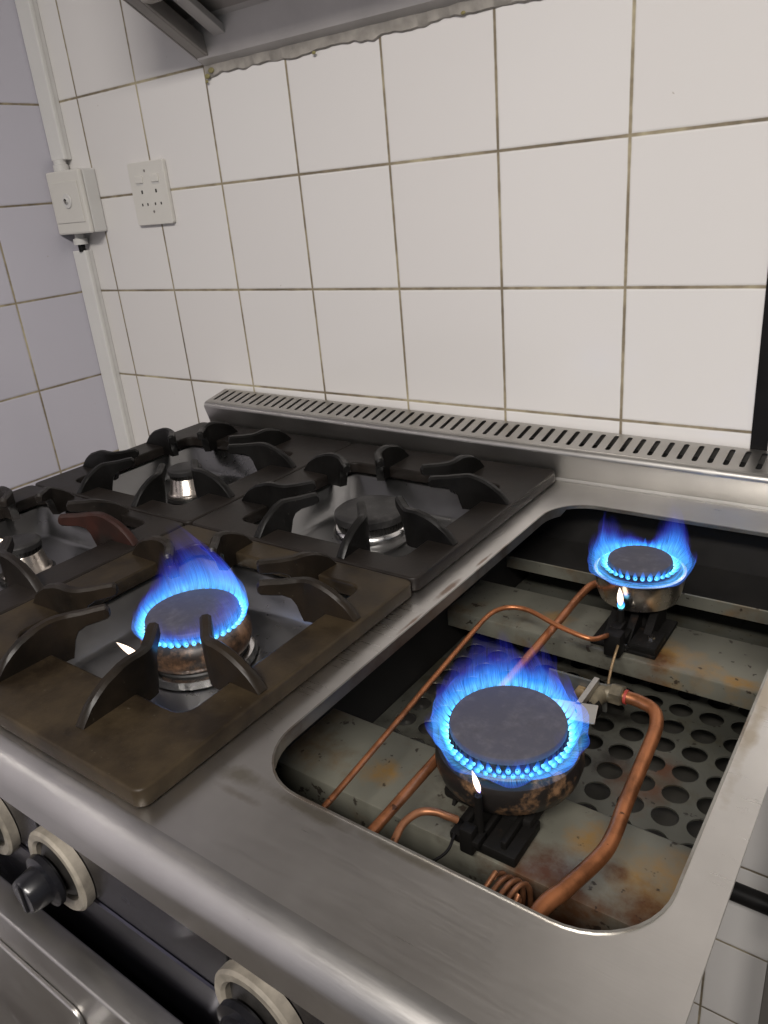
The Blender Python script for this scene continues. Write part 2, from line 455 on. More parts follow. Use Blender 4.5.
# ------------------------------------------------------------------ hood
h = empty('extractor_hood', (.57, 0, 1.415), 'dull steel extractor hood fixed to the tiles above the range', 'extractor hood')
SL = .55
def zs(y, o=0): return 1.418-SL*y+o
X0, X1, YH = .3035, .84, -.20
bm = BM(); prism(bm, [(-.004,zs(-.004)), (YH,zs(YH)), (YH,2.2), (-.25,2.2), (-.004,1.95)], 'x', X0, X0+.0025)
obj('side_panel', bm, M['hood'], h)
bm = BM(); prism(bm, [(-.004,zs(-.004)), (YH,zs(YH)), (YH,2.2), (-.25,2.2), (-.004,1.95)], 'x', X1, X1+.0025)
obj('side_panel', bm, M['hood'], h)
def slope_bar(x0, x1, o0, o1, y0=-.006, y1=YH):
    bm = BM(); prism(bm, [(y0,zs(y0,o0)),(y1,zs(y1,o0)),(y1,zs(y1,o1)),(y0,zs(y0,o1))], 'x', x0, x1, .001); return bm
obj('side_rail', slope_bar(X0+.003, X0+.022, 0, .004), M['hood'], h)
obj('side_rail', slope_bar(X0+.022, X0+.026, 0, .022), M['hood'], h)
obj('side_rail', slope_bar(X0+.044, X0+.066, .018, .028), M['hood_rail'], h)
bm = BM(); prism(bm, [(-.004,1.4185),(-.016,1.4245),(-.022,1.466),(-.030,1.470),(-.030,1.474),(-.004,1.474)], 'x', X0+.003, X1, .0008)
obj('rear_rail', bm, M['hood_rail'], h)
bm = BM(); prism(bm, [(-.008,zs(-.008,.036)),(YH,zs(YH,.036)),(YH,zs(YH,.040)),(-.008,zs(-.008,.040))], 'x', X0+.005, X1)
obj('underside_panel', bm, M['hood'], h)
bm = BM()
for x, y in ((.42,-.10),(.45,-.11),(.58,-.1),(.75,-.1),(.38,-.16)):
    bm = BM(); lathe(bm, [(0,-.002),(.003,-.0015),(.0035,0),(0,0)], (x, y, zs(y,.036)), 12)
    obj('rivet', bm, M['hole'], h, 30)
bm = BM(); box(bm, X0+.028, X0+.052, -.118, -.100, zs(-.109,-.002), zs(-.109,.012), .003)
obj('filter_catch', bm, M['sealant'], h, 60)
bm = BM(); prism(bm, [(YH,zs(YH)),(YH-.012,zs(YH)),(YH-.012,2.2),(YH,2.2)], 'x', X0, X1+.0025)
obj('front_panel', bm, M['hood'], h)
# rough sealant bead between hood and tiles
bm = BM(); n = 150; top = []; bot = []; topb = []; botb = []
for i in range(n+1):
    x = X0+.001+(X1-X0-.002)*i/n
    j = .006*noise.noise(Vector((x*18, 3, 0)))+.0035*noise.noise(Vector((x*70, 9, 0)))
    drop = 1.4075+j-.004*math.exp(-((x-.47)/.02)**2)
    d = .005+.002*noise.noise(Vector((x*40, 1, 4)))
    top.append(bm.verts.new((x,-d*.9,1.4225))); bot.append(bm.verts.new((x,-d*.7,drop)))
    topb.append(bm.verts.new((x,-.0003,1.4235))); botb.append(bm.verts.new((x,-.0003,drop-.0015)))
for i in range(n):
    bm.faces.new([top[i],top[i+1],bot[i+1],bot[i]]); bm.faces.new([bot[i],bot[i+1],botb[i+1],botb[i]])
    bm.faces.new([topb[i],topb[i+1],top[i+1],top[i]])
obj('sealant_bead', bm, M['sealant'], h, 60)
k = N('yellow grease'); M['grease'] = k.bsdf((.25,.22,.09), .5)
bm = BM()
for x, z, s_ in ((.309,1.406,.0032),(.3065,1.400,.002),(.318,1.412,.0035),(.502,1.4045,.002),(.715,1.409,.0018)):
    bm = BM(); r = bmesh.ops.create_icosphere(bm, subdivisions=2, radius=s_, matrix=Matrix.Translation((x,-.0045,z)) @ Matrix.Diagonal((1.7,.35,1.0,1)))
    obj('grease_drip', bm, M['grease'], h, 60)

# ------------------------------------------------------------------ the range
R = empty('gas_range', ((XL+XR)/2, -.36, 0), 'stainless steel commercial gas range with an open burner well at its right end', 'gas range')
WX0, WX1, WY0, WY1 = .870, 1.130, -.602, -.104     # open well
BURN = {'A':(.703,-.495,.922), 'B':(.697,-.228,.914), 'C':(.374,-.221,.918), 'D':(.385,-.473,.916), 'P1':(.991,-.467,.897), 'P2':(.994,-.204,.9035)}
HX, HY = .110, .103     # half sizes of the openings in the pan supports
GRX = {'R':(.692,), 'L':(.379,)}
cells = {'A':(.539,.843,-.662,-.3585,.697,-.492), 'B':(.539,.843,-.3565,-.0510,.697,-.222),
         'C':(.222,.537,-.3565,-.0510,.378,-.222), 'D':(.222,.537,-.662,-.3585,.381,-.478)}
loops = [[(XL,-.6655),(XR,-.6655),(XR,YB+.002),(XL,YB+.002)], rrect(WX0,WX1,WY0,WY1,.046,10)]
for q in 'ABCD':
    x0,x1,y0,y1,cx,cy = cells[q]
    loops.append(rrect(cx-HX-.004,cx+HX+.004,cy-HY-.004,cy+HY+.004,.012,5))
me = plate_mesh('top_panel', loops, ZS-.0016, ZS, 0)
top = link('top_panel', me, M['steel_top'], R)
# bull-nosed front edge
prof = [(-.6655,ZS)]
for i in range(9):
    a = PI/2+PI/2*i/8
    prof.append((-.666+.020*math.cos(a), ZS-.020+.020*math.sin(a)))
prof += [(YF,.8685),(YF+.004,.8675),(YF+.020,.8675),(YF+.020,.8695),(YF+.004,.8695),(YF+.0025,.871)]
for i in range(9):
    a = PI-PI/2*i/8
    prof.append((-.666+.0178*math.cos(a), ZS-.020+.0178*math.sin(a)))
prof += [(-.6655,ZS-.0022)]
bm = BM(); prism(bm, prof, 'x', XL, XR)
obj('front_nosing', bm, M['nosing'], R, 35)
# folded down lip of the well
def ring_wall(loop, z0, z1, th):
    bm = BM(); n = len(loop)
    cx = sum(p[0] for p in loop)/n; cy = sum(p[1] for p in loop)/n
    O = []; I = []
    for i, (x, y) in enumerate(loop):
        a = loop[i-1]; b = loop[(i+1) % n]
        t = Vector((b[0]-a[0], b[1]-a[1])).normalized(); nn = Vector((t.y, -t.x))
        O.append((x+nn.x*th, y+nn.y*th)); I.append((x, y))
    rows = [[bm.verts.new((x, y, z)) for x, y in L] for L, z in ((I, z1), (I, z0), (O, z0), (O, z1))]
    for a, b in zip(rows, rows[1:]+rows[:1]):
        for i in range(n): bm.faces.new([a[i], a[(i+1) % n], b[(i+1) % n], b[i]])
    return bm
lip_m = steel('rust spotted lip', (.46,.45,.42), .4, 1.)
lp = obj('well_lip', ring_wall(rrect(WX0,WX1,WY0,WY1,.046,10), ZS-.010, ZS-.0005, .002), lip_m, R, 50)
for v in lp.data.vertices:      # the lip is deep on the left and only a hemmed edge elsewhere
    if v.co.z < ZS-.005 and v.co.x > WX0+.012: v.co.z = ZS-.0032
# rusty weathered edging of the cut-out lying on the worktop (thin raised seam)
obj('well_seam', ring_wall(rrect(WX0+.0005,WX1-.0005,WY0+.0005,WY1-.0005,.046,10), ZS-.001, ZS+.0008, .0015), lip_m, R, 50)
# flue strip (vented upstand) along the wall
UX0, UX1 = .238, XR+.02
SB, SF = (-.004, .9625), (-.0495, .9535)     # back and front edge (y, z) of the strip at its left end
def settle(me):                                # the strip sags a little towards its right end
    for v in me.vertices:
        if v.co.z > .92: v.co.z -= .0118*(v.co.x-UX0)
tl = math.atan2(SB[1]-SF[1], SB[0]-SF[0]); SW = math.hypot(SB[1]-SF[1], SB[0]-SF[0])
slots = []
x = UX0+.012; pitch = .01585
while x < UX1-.015:
    slots.append(rrect(x-.0029, x+.0029, .007, SW-.0055, .0026, 4)); x += pitch
me = plate_mesh('flue_strip_top', [[(UX0,0),(UX1,0),(UX1,SW),(UX0,SW)]]+slots, -.0012, 0, 0,
                Matrix.Translation((0, SF[0], SF[1])) @ Matrix.Rotation(tl, 4, 'X'))
settle(me)
f = link('flue_strip_top', me, M['steel_strip'], R)
pr = []
for i in range(8):
    a = PI/2+tl+(PI/2-tl+.1)*i/7; pr.append((SF[0]+.0015+.0075*math.cos(a), SF[1]-.0076+.0075*math.sin(a)))
fr = [(SF[0]+.001,SF[1])]+pr+[(-.0450,ZS+.0035),(-.0475,ZS+.0006),(-.0475,ZS-.001),(-.040,ZS-.001),(-.042,SF[1]-.012),(SF[0]+.006,SF[1]-.003)]
bm = BM(); prism(bm, fr, 'x', UX0, UX1)
fo = obj('flue_strip_front', bm, M['steel_strip'], R, 40); settle(fo.data)
bm = BM(); prism(bm, [(-.052,SF[1]-.009),(SF[0],SF[1]-.0005),(SB[0],SB[1]-.0005),(SB[0],ZS-.03),(-.040,ZS-.03),(-.0425,ZS+.003)], 'x', UX0, UX0+.0015)
prism(bm, [(-.052,SF[1]-.009),(SF[0],SF[1]-.0005),(SB[0],SB[1]-.0005),(SB[0],ZS-.03),(-.040,ZS-.03),(-.0425,ZS+.003)], 'x', UX1-.0015, UX1)
box(bm, UX0, UX1, SB[0]-.0015, SB[0], ZS-.03, SB[1]-.0008)
fo = obj('flue_strip_back', bm, M['steel_strip'], R); settle(fo.data)
bm = BM(); box(bm, UX0+.002, UX1-.002, -.0395, SB[0]-.002, .875, .938); obj('flue_duct', bm, M['dark'], R)
bm = BM(); box(bm, .26, XR-.001, -.0490, -.0474, ZS+.0002, ZS+.0010); obj('back_seam', bm, M['steel_strip'], R)

# carcass
bm = BM(); box(bm, XL+.001, XL+.003, -.664, -.055, .12, ZS-.002); obj('side_panel', bm, M['steel'], R)
bm = BM(); box(bm, XR-.003, XR-.001, -.664, -.050, ZS-.010, ZS-.002); obj('side_rail', bm, M['steel'], R)
bm = BM(); box(bm, XL+.003, XR-.003, -.668, -.664, .786, .8675, .0005); obj('control_fascia', bm, M['panel_steel'], R)
bm = BM(); prism(bm, [(-.660,.7855),(-.6685,.7855),(-.6698,.784),(-.6698,.60),(-.660,.60)], 'x', XL+.003, XR-.003, .0005)
obj('lower_fascia', bm, M['panel_steel'], R, 30)
bm = BM(); box(bm, XL+.003, XR-.003, -.664, -.66, .14, .60); obj('front_frame', bm, M['steel'], R)
bm = BM(); box(bm, XL+.004, .90, -.659, -.065, .14, .78, .002); obj('oven_body', bm, M['steel'], R)
for y in (-.655, -.075):
    bm = BM(); box(bm, XR-.018, XR-.002, y-.008, y+.008, 0, ZS-.0105, .001); obj('frame_leg', bm, M['steel'], R)
bm = BM(); box(bm, .8185, 1.1322, -.6395, -.0675, .760, .762); obj('hole_backing', bm, M['backing'], R)  # sheet added under the perforated tray so its holes look dark
for x in (XL+.05, XR-.05):
    for y in (-.62, -.1):
        bm = BM(); lathe(bm, [(0,0),(.026,0),(.026,.006),(.018,.012),(.018,.125),(0,.125)], (x,y,0), 20); obj('foot', bm, M['steel'], R, 30)

# open well: dark walls, ledge, channels
bm = BM()
box(bm, .815,.818,-.64,-.064,.783,ZS-.0035); box(bm, 1.1325,1.1345,-.64,-.064,.783,ZS-.0035)
box(bm, .818,1.1325,-.643,-.640,.783,ZS-.0035); box(bm, .818,1.1325,-.067,-.064,.783,ZS-.0035)
obj('well_box', bm, M['well'], R)
def channel(y0, y1, zt, hgt, name='support_channel'):
    bm = BM(); t = .0018
    prism(bm, [(y0,zt-hgt),(y0,zt-.0025),(y0+.0008,zt-.0007),(y0+.0025,zt),(y1-.0025,zt),(y1,zt-.002),(y1,zt-hgt),(y1-t,zt-hgt),(y1-t,zt-t-.001),(y0+t,zt-t-.001),(y0+t,zt-hgt)], 'x', .8185, 1.1322)
    return obj(name, bm, M['channel'], R, 40)
channel(-.532, -.4555, .836, .030)
channel(-.270, -.196, .836, .019)
bm = BM(); prism(bm, [(-.1372,.8235),(-.1372,.8372),(-.1362,.8380),(-.1352,.8372),(-.1352,.8235)], 'x', .8185, 1.1322)
obj('ledge_lip', bm, M['channel'], R)
bm = BM(); box(bm, .8185, 1.1322, -.1351, -.0675, .8355, .8372); obj('rear_ledge', bm, M['well'], R)

# perforated tray
loops = [rrect(.819,1.1318,-.639,-.070,.004,2)]
px, py, ph = 1.0532, -.3885, .0264
for i in range(-9, 4):
    for j in range(-9, 12):
        x, y = px+i*ph, py+j*ph
        if .835 < x < 1.125 and -.625 < y < -.215: loops.append(circle(x, y, .0103, 20))
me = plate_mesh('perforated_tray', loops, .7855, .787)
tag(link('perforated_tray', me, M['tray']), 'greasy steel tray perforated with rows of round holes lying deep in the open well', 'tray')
k = N('dark puddle'); M['puddle'] = k.bsdf((.02,.012,.008), .18)

# control knobs
def knob(x, z=.802):
    # a worn bezel plate behind a black knob
    bm = BM(); Mx = Matrix.Translation((x, -.668, z)) @ Matrix.Rotation(PI/2, 4, 'X')
    lathe(bm, [(.0255,.003),(.0255,.0075),(.0275,.0095),(.0325,.0095),(.0345,.0075),(.0345,.0005),(.0255,.0005)], (0,0,0), 40, M=Mx)
    kb = empty('control_knob', (x, -.668, z)); kb.parent = R
    bpy.context.view_layer.update(); kb.matrix_parent_inverse = R.matrix_world.inverted()
    return kb, bm, Mx
for x in (.428, .528, .628, .728, .932, 1.032):
    k_, bm, Mx = knob(x)
    bpy.data.objects.remove(k_)
    kb = BM()
    lathe(kb, [(0,.013),(.0195,.013),(.021,.015),(.0205,.019),(.0150,.0205),(.0138,.033),(.0125,.035),(0,.035)], (0,0,0), 36, M=Mx)
    base = obj('control_knob', kb, M['knob'], R, 40)
    obj('bezel', bm, M['bezel'], base, 40)
    bm = BM(); lathe(bm, [(0,.0005),(.0254,.0005),(.0254,.0035),(.012,.013),(0,.013)], (0,0,0), 32, M=Mx); obj('skirt', bm, M['black_enamel'], base, 40)
    bm = BM(); box(bm, -.0025,.0025,-.0125,.0125,.0300,.0365,.001, M=Mx); obj('grip', bm, M['knob'], base)
for x in (.700, .9045):
    bm = BM(); box(bm, x, x+.0015, -.6688, -.668, .79, .8675); obj('fascia_joint', bm, M['dark'], R)

# oven door
me = plate_mesh('oven_door', [rrect(.30,.870,.16,.742,.006,3)], 0, .022, .002, Matrix.Translation((0,-.6792,0)) @ Matrix.Rotation(PI/2,4,'X'))
door = link('oven_door', me, M['steel'], R, 35)
me = plate_mesh('door_inset', [rrect(.335,.757,.22,.702,.012,5)], 0, .004, .0015, Matrix.Translation((0,-.7013,0)) @ Matrix.Rotation(PI/2,4,'X'))
link('door_inset', me, M['steel'], door, 35)
bm = BM(); tube(bm, [(.36,-.704,.662),(.362,-.735,.664),(.40,-.744,.666),(.50,-.746,.667),(.62,-.746,.667),(.70,-.744,.666),(.738,-.735,.664),(.74,-.704,.662)], .009, 14, 8)
obj('door_handle', bm, M['chrome'], door, 60)

# ------------------------------------------------------------------ pan supports
def fin(bm, inner, mid, outer, w=.0046):
    """one upright cast finger: a straight web on the plate, then a horn bent in over the burner (plan points)"""
    A, B, C_ = (Vector((*p, 0)) for p in (inner, mid, outer))
    L1 = (B-A).length; L2 = (C_-B).length; L = L1+L2; h_ = .009
    def cen(t):
        if t < L1-h_: return A.lerp(B, t/L1)
        if t > L1+h_: return B.lerp(C_, (t-L1)/L2)
        a = A.lerp(B, (L1-h_)/L1); c = B.lerp(C_, h_/L2); q = (t-L1+h_)/(2*h_)
        return a*(1-q)**2+B*2*q*(1-q)+c*q*q
    def interp(tab, v):
        for (a, fa), (b, fb) in zip(tab, tab[1:]):
            if v <= b: return fa+(fb-fa)*max(0, v-a)/(b-a)
        return tab[-1][1]
    top_in = [(0,.0255),(.0025,.0285),(.010,.0282),(.020,.0272),(.034,.0270),(.050,.0284),(.070,.0290)]
    top_out = [(0,.0008),(.004,.0065),(.010,.0130),(.018,.0185),(.026,.0228),(.034,.0258),(.044,.0280),(.060,.0290)]
    bot = [(0,.0185),(.0025,.0165),(.010,.0150),(.020,.0135),(.027,.0095),(.0315,.0020),(.0345,-.0060),(.0370,-.0125)]
    edge = .0605
    ts = [0,.0025,.006,.010,.015,.020,.0235,.027,.0295,.0315,.033,.0345,.037,.041,.045,.050,.055,edge,edge+.0006]+[L-q for q in (.026,.018,.010,.004,0) if L-q > edge+.002]
    S = [(t, min(interp(top_in, t), interp(top_out, L-t)), interp(bot, t) if t <= edge else -.0005) for t in sorted(ts)]
    rings = []
    for t, zt, zb in S:
        p = cen(t); d = (cen(min(L, t+.001))-cen(max(0, t-.001))).normalized(); sd = Vector((-d.y, d.x, 0))
        ww = w*(.78 if t < .002 else 1.); zc = max(zb+.0002, zt-.0022); z0 = zb+min(.0015, (zt-zb)*.3)
        prof = [(-ww,z0),(-ww,zc),(-ww*.5,zt),(ww*.5,zt),(ww,zc),(ww,z0),(ww*.6,zb),(-ww*.6,zb)]
        if zb < 0: prof[0] = (-ww,zb); prof[5] = (ww,zb)
        rings.append([bm.verts.new(p+sd*a+Vector((0, 0, ZG+z))) for a, z in prof])
    for a, b in zip(rings, rings[1:]):
        for i in range(8): bm.faces.new([a[i], a[(i+1) % 8], b[(i+1) % 8], b[i]])
    bm.faces.new(rings[0][::-1]); bm.faces.new(rings[-1])

def pan_support(q, label, mats):
    x0, x1, y0, y1, cx, cy = cells[q]
    g = empty('pan_support', (cx, cy, ZS), label, 'pan support', 'cast iron pan supports over the closed burners')
    me = plate_mesh('frame', [rrect(x0,x1,y0,y1,.008,4), rrect(cx-HX,cx+HX,cy-HY,cy+HY,.012,4)], ZS+.0005, ZG, .0022)
    link('frame', me, mats[0], g, 40)
    ends = {0: x1-cx, 1: y1-cy, 2: cx-x0, 3: cy-y0}
    for side in range(4):
        for s_ in (-1, 1):
            e = min(ends[side]-.004, .150)
            ca, sa = math.cos(side*PI/2), math.sin(side*PI/2)
            W = lambda a, b: (cx+a*ca-b*sa, cy+a*sa+b*ca)
            bm = BM(); fin(bm, W(.0575, .029*s_), W(.086, .054*s_), W(e, .056*s_))
            m = mats[1]
            if len(mats) > 2 and side == 0 and s_ == 1: m = mats[2]
            obj('finger', bm, m, g, 35)
    return g
pan_support('A', 'brown seasoned cast iron pan support around the lit burner at front', (M['iron_brown'], M['iron_brownblack']))
pan_support('B', 'dark cast iron pan support next to the flue strip and the open well', (M['iron_dark'], M['iron_black']))
pan_support('C', 'dark cast iron pan support in the rear corner nearest the tiled left wall', (M['iron_dark'], M['iron_black']))
pan_support('D', 'cast iron pan support at the left edge of the photo with a rust red finger', (M['iron_dark'], M['iron_dark'], M['iron_red']))

# spill trays under the closed burners
for q, lab in (('A','shiny square spill tray beneath the lit burner among the pan supports'),('B','dull square spill tray beneath the wide black unlit burner'),
               ('C','square spill tray beneath the small rear burner near the left wall'),('D','square spill tray beneath the small burner at the left edge')):
    x0, x1, y0, y1, cx, cy = cells[q]
    bx, by, bz = BURN[q]
    bm = BM()
    L = [(rrect(cx-HX-.003,cx+HX+.003,cy-HY-.003,cy+HY+.003,.011,6), ZS-.0017), (rrect(cx-HX-.001,cx+HX+.001,cy-HY-.001,cy+HY+.001,.011,6), ZS+.0002),
         (rrect(cx-HX+.004,cx+HX-.004,cy-HY+.004,cy+HY-.004,.011,6), ZS-.001),
         (rrect(cx-HX+.020,cx+HX-.020,cy-HY+.020,cy+HY-.020,.02,6), ZS-.027), (rrect(cx-HX+.026,cx+HX-.026,cy-HY+.026,cy+HY-.026,.02,6), ZS-.030)]
    rows = [[bm.verts.new((x, y, z)) for x, y in l] for l, z in L]
    for a, b in zip(rows, rows[1:]):
        for i in range(len(a)): bm.faces.new([a[i], a[(i+1) % len(a)], b[(i+1) % len(a)], b[i]])
    bm.faces.new(rows[-1])
    tag(obj('spill_tray', bm, M['tray_steel'], None, 60), lab, 'spill tray', 'spill trays under the pan supports')

# ------------------------------------------------------------------ flames
def set_ft(me, vals):
    a = me.attributes.new('ft', 'FLOAT_VECTOR', 'POINT')
    for i, v in enumerate(vals): a.data[i].vector = v

def curtain(name, c, r0, hfun, parent, seed=0, out=.006, lean=0., shells=3, n=140, m=16, lx=0., ly=0., jit=.012, k_in=.35):
    vs, fs, ft = [], [], []
    for s_ in range(shells):
        base = len(vs)
        for i in range(n):
            th = 2*PI*i/n
            hh = hfun(th)*(1-.16*s_)*(1+.45*noise.noise(Vector((math.cos(th)*4+seed, math.sin(th)*4, s_*3.1))))
            hh = max(hh, .003)
            for j in range(m):
                t = j/(m-1)
                wob = jit*t*noise.noise(Vector((math.cos(th)*3, math.sin(th)*3+seed, t*2+s_*5)))
                r = r0+out*math.sin(min(1, t*2.2+.05)*PI*.5)*(1+.25*s_)-hh*k_in*t*t+wob+s_*.0012
                vs.append((c[0]+r*math.cos(th)+lx*t*t*hh, c[1]+r*math.sin(th)+ly*t*t*hh, c[2]+hh*t))
                ft.append((t, i/n*6.283*6, s_*3.7+seed))
        for i in range(n):
            for j in range(m-1):
                a = base+i*m+j; b = base+((i+1) % n)*m+j
                fs.append((a, b, b+1, a+1))
    me = bpy.data.meshes.new(name); me.from_pydata(vs, [], fs); set_ft(me, ft)
    return link(name, me, M['flame'], parent, 180)

def jets(name, c, r0, count, length, rad, parent, rows=((0., 1.),), up=1., skip=()):
    vs, fs, ft = [], [], []
    for z_, sc_ in rows:
        for i in range(count):
            th = 2*PI*(i+.5*(z_ != 0))/count
            L = length*sc_*(.85+.3*random.random())
            o = Vector((c[0]+r0*math.cos(th), c[1]+r0*math.sin(th), c[2]+z_))
            d0 = Vector((math.cos(th), math.sin(th), .15)); m, nn = 7, 8
            base = len(vs); rr = rad*(.85+.3*random.random())*sc_**.5
            for j in range(m):
                t = j/(m-1)
                p = o+Vector((math.cos(th), math.sin(th), 0))*(L*.55*math.sin(t*PI/2))+Vector((0, 0, up*L*t*t))
                w = rr*(math.sin(PI*min(.999, (t*.9+.08)))**.8)
                tang = (Vector((math.cos(th), math.sin(th), 0))*math.cos(t*PI/2)+Vector((0,0,1))*(t+.05)).normalized()
                s1 = Vector((-math.sin(th), math.cos(th), 0)); s2 = tang.cross(s1)
                for k2 in range(nn):
                    a = 2*PI*k2/nn
                    vs.append(p+s1*math.cos(a)*w+s2*math.sin(a)*w); ft.append((t, 0, 0))
            for j in range(m-1):
                for k2 in range(nn):
                    a = base+j*nn+k2; b = base+j*nn+(k2+1) % nn
                    fs.append((a, b, b+nn, a+nn))
    me = bpy.data.meshes.new(name); me.from_pydata([tuple(v) for v in vs], [], fs); set_ft(me, ft)
    return link(name, me, M['jet'], parent, 180)

def teardrop(name, p0, p1, r, parent, mat=None):
    a, b = Vector(p0), Vector(p1); d = (b-a); s1 = d.orthogonal().normalized(); s2 = d.normalized().cross(s1)
    vs, fs, ft = [], [], []; m, nn = 12, 12
    for j in range(m):
        t = j/(m-1); w = r*(math.sin(PI*min(1, t**.75)))**.9+1e-5
        for k2 in range(nn):
            q = a+d*t+s1*math.cos(2*PI*k2/nn)*w+s2*math.sin(2*PI*k2/nn)*w
            vs.append(tuple(q)); ft.append((t, 0, 0))
    for j in range(m-1):
        for k2 in range(nn):
            A = j*nn+k2; B = j*nn+(k2+1) % nn; fs.append((A, B, B+nn, A+nn))
    me = bpy.data.meshes.new(name); me.from_pydata(vs, [], fs); set_ft(me, ft)
    return link(name, me, mat or M['pilot'], parent, 180)

# ------------------------------------------------------------------ burners
def burner(q, label, group=None):
    x, y, z = BURN[q]; return empty('gas_burner', (x, y, z-.05), label, 'gas burner', group), x, y, z

def ribs(bm, c, r, z0, z1, n, w, d):
    for i in range(n):
        a = 2*PI*i/n
        Mx = Matrix.Translation(c) @ Matrix.Rotation(a, 4, 'Z')
        box(bm, r-.001, r+d, -w, w, z0, z1, M=Mx)

# A : lit, wide, among the pan supports
b, x, y, z = burner('A', 'lit wide gas burner with blue flames inside the brown pan support')
bm = BM(); lathe(bm, [(0,z),(.036,z),(.0395,z-.0008),(.0405,z-.0025),(.0405,z-.005),(.037,z-.0055),(0,z-.0055)], (x,y,0), 64); obj('burner_cap', bm, M['cap_lit'], b, 40)
bm = BM(); lathe(bm, [(.0,z-.0057),(.038,z-.0057),(.0385,z-.0105),(.0415,z-.0115),(.0445,z-.0145),(.0475,z-.020),(.0478,z-.028),(.0455,z-.035),(.041,z-.038),(0,z-.038)], (x,y,0), 64)
ribs(bm, (x,y,0), .0385, z-.0108, z-.006, 44, .0006, .0014)
obj('burner_head', bm, M['bodyA'], b, 40)
bm = BM(); lathe(bm, [(0,z-.038),(.0425,z-.038),(.0435,z-.0395),(.042,z-.0412),(0,z-.0412)], (x,y,0), 48); obj('burner_gasket', bm, M['black_enamel'], b, 40)
bm = BM(); lathe(bm, [(0,z-.0412),(.0445,z-.0413),(.0475,z-.0425),(.0500,z-.0478),(0,z-.0485)], (x,y,0), 64); obj('burner_collar', bm, M['chrome'], b, 40)
def hA(th):
    # taller behind: low towards the room
    d = math.cos(th-math.radians(100))
    return .018+.062*max(0, (d+1)/2)**1.9
curtain('flame', (x,y,z-.008), .042, hA, b, 1.3, .0045, shells=3, jit=.006, k_in=.40, lx=-.15, ly=-.05)
jets('flame_root', (x,y,z-.009), .0415, 44, .011, .0021, b)
teardrop('pilot_flame', (.6880,-.5430,.8950), (.6560,-.5440,.9030), .0028, b)
bm = BM(); lathe(bm, [(0,z-.0485),(.004,z-.0485),(.004,z-.031),(.002,z-.028),(0,z-.028)], (.6960,-.5400,0), 14); obj('pilot_jet', bm, M['castblack'], b, 40)

# B : wide unlit burner
b, x, y, z = burner('B', 'wide unlit gas burner with black cap next to the open well')
bm = BM(); lathe(bm, [(0,z-.0006),(.033,z),(.0385,z-.0008),(.0412,z-.003),(.0415,z-.0105),(.038,z-.0115),(0,z-.0115)], (x,y,0), 64); obj('burner_cap', bm, M['cap_black'], b, 40)
bm = BM(); lathe(bm, [(0,z-.0115),(.0375,z-.0115),(.0375,z-.0185),(0,z-.0185)], (x,y,0), 64); ribs(bm, (x,y,0), .0375, z-.018, z-.012, 60, .0006, .0018)
obj('burner_head', bm, M['black_enamel'], b, 40)
bm = BM(); lathe(bm, [(0,z-.0186),(.0405,z-.0186),(.0420,z-.0198),(.0448,z-.024),(.0450,z-.030),(.0415,z-.038),(.0385,z-.041),(0,z-.0411)], (x,y,0), 64); obj('burner_collar', bm, M['chrome'], b, 40)
# C and D : small unlit burners
def small_burner(q, label):
    b, x, y, z = burner(q, label, 'small unlit burners near the left wall')
    bm = BM(); lathe(bm, [(0,z-.0006),(.017,z),(.0215,z-.001),(.0232,z-.003),(.0232,z-.0085),(.021,z-.009),(0,z-.009)], (x,y,0), 48); obj('burner_cap', bm, M['cap_black'], b, 40)
    bm = BM(); lathe(bm, [(0,z-.009),(.0205,z-.009),(.0205,z-.0145),(0,z-.0145)], (x,y,0), 48); ribs(bm, (x,y,0), .0205, z-.014, z-.0095, 32, .0006, .0015)
    obj('burner_head', bm, M['black_enamel'], b, 40)
    bm = BM(); lathe(bm, [(0,z-.0145),(.0205,z-.0145),(.0212,z-.0155),(.0255,z-.034),(.028,z-.036),(.028,z-.0385),(0,z-.0386)], (x,y,0), 56); obj('burner_collar', bm, M['cup_steel'], b, 40)
    bm = BM(); lathe(bm, [(0,z-.0387),(.031,z-.0387),(.031,z-.0440),(0,z-.0442)], (x,y,0), 48); obj('burner_gasket', bm, M['black_enamel'], b, 40)
    return b, x, y, z
small_burner('C', 'small unlit gas burner with tapering chrome collar in the rear corner')
b, x, y, z = small_burner('D', 'small unlit gas burner with a glowing pilot at the left edge of the photo')
teardrop('pilot_flame', (x-.040,y+.004,z-.018), (x-.038,y-.004,z-.004), .004, b)
bm = BM(); lathe(bm, [(0,z-.045),(.004,z-.045),(.004,z-.022),(.002,z-.019),(0,z-.019)], (x-.040,y+.004,0), 14); obj('pilot_jet', bm, M['castblack'], b, 40)

# P1 : big burner in the well, on the front channel
b, x, y, z = burner('P1', 'large lit burner with sooty rusted bowl on the front channel of the open well')
bm = BM(); lathe(bm, [(0,z),(.037,z),(.040,z-.001),(.0408,z-.003),(.0405,z-.0055),(.037,z-.006),(0,z-.006)], (x,y,0), 72); obj('burner_cap', bm, M['cap_lit'], b, 40)
bm = BM(); lathe(bm, [(0,z-.006),(.039,z-.006),(.0395,z-.015),(.0425,z-.0175),(0,z-.0175)], (x,y,0), 72); ribs(bm, (x,y,0), .039, z-.015, z-.0065, 44, .0006, .0012)
obj('burner_head', bm, M['black_enamel'], b, 40)
bm = BM(); lathe(bm, [(.0,z-.0172),(.0428,z-.0172),(.0465,z-.0165),(.050,z-.0180),(.0515,z-.0215),(.052,z-.030),(.0495,z-.0385),(.042,z-.044),(.030,z-.047),(0,z-.047)], (x,y,0), 80)
obj('burner_bowl', bm, M['bowl'], b, 40)
bm = BM()
lathe(bm, [(0,.838),(.020,.838),(.020,.846),(.016,z-.046),(0,z-.046)], (x,y+.002,0), 24)
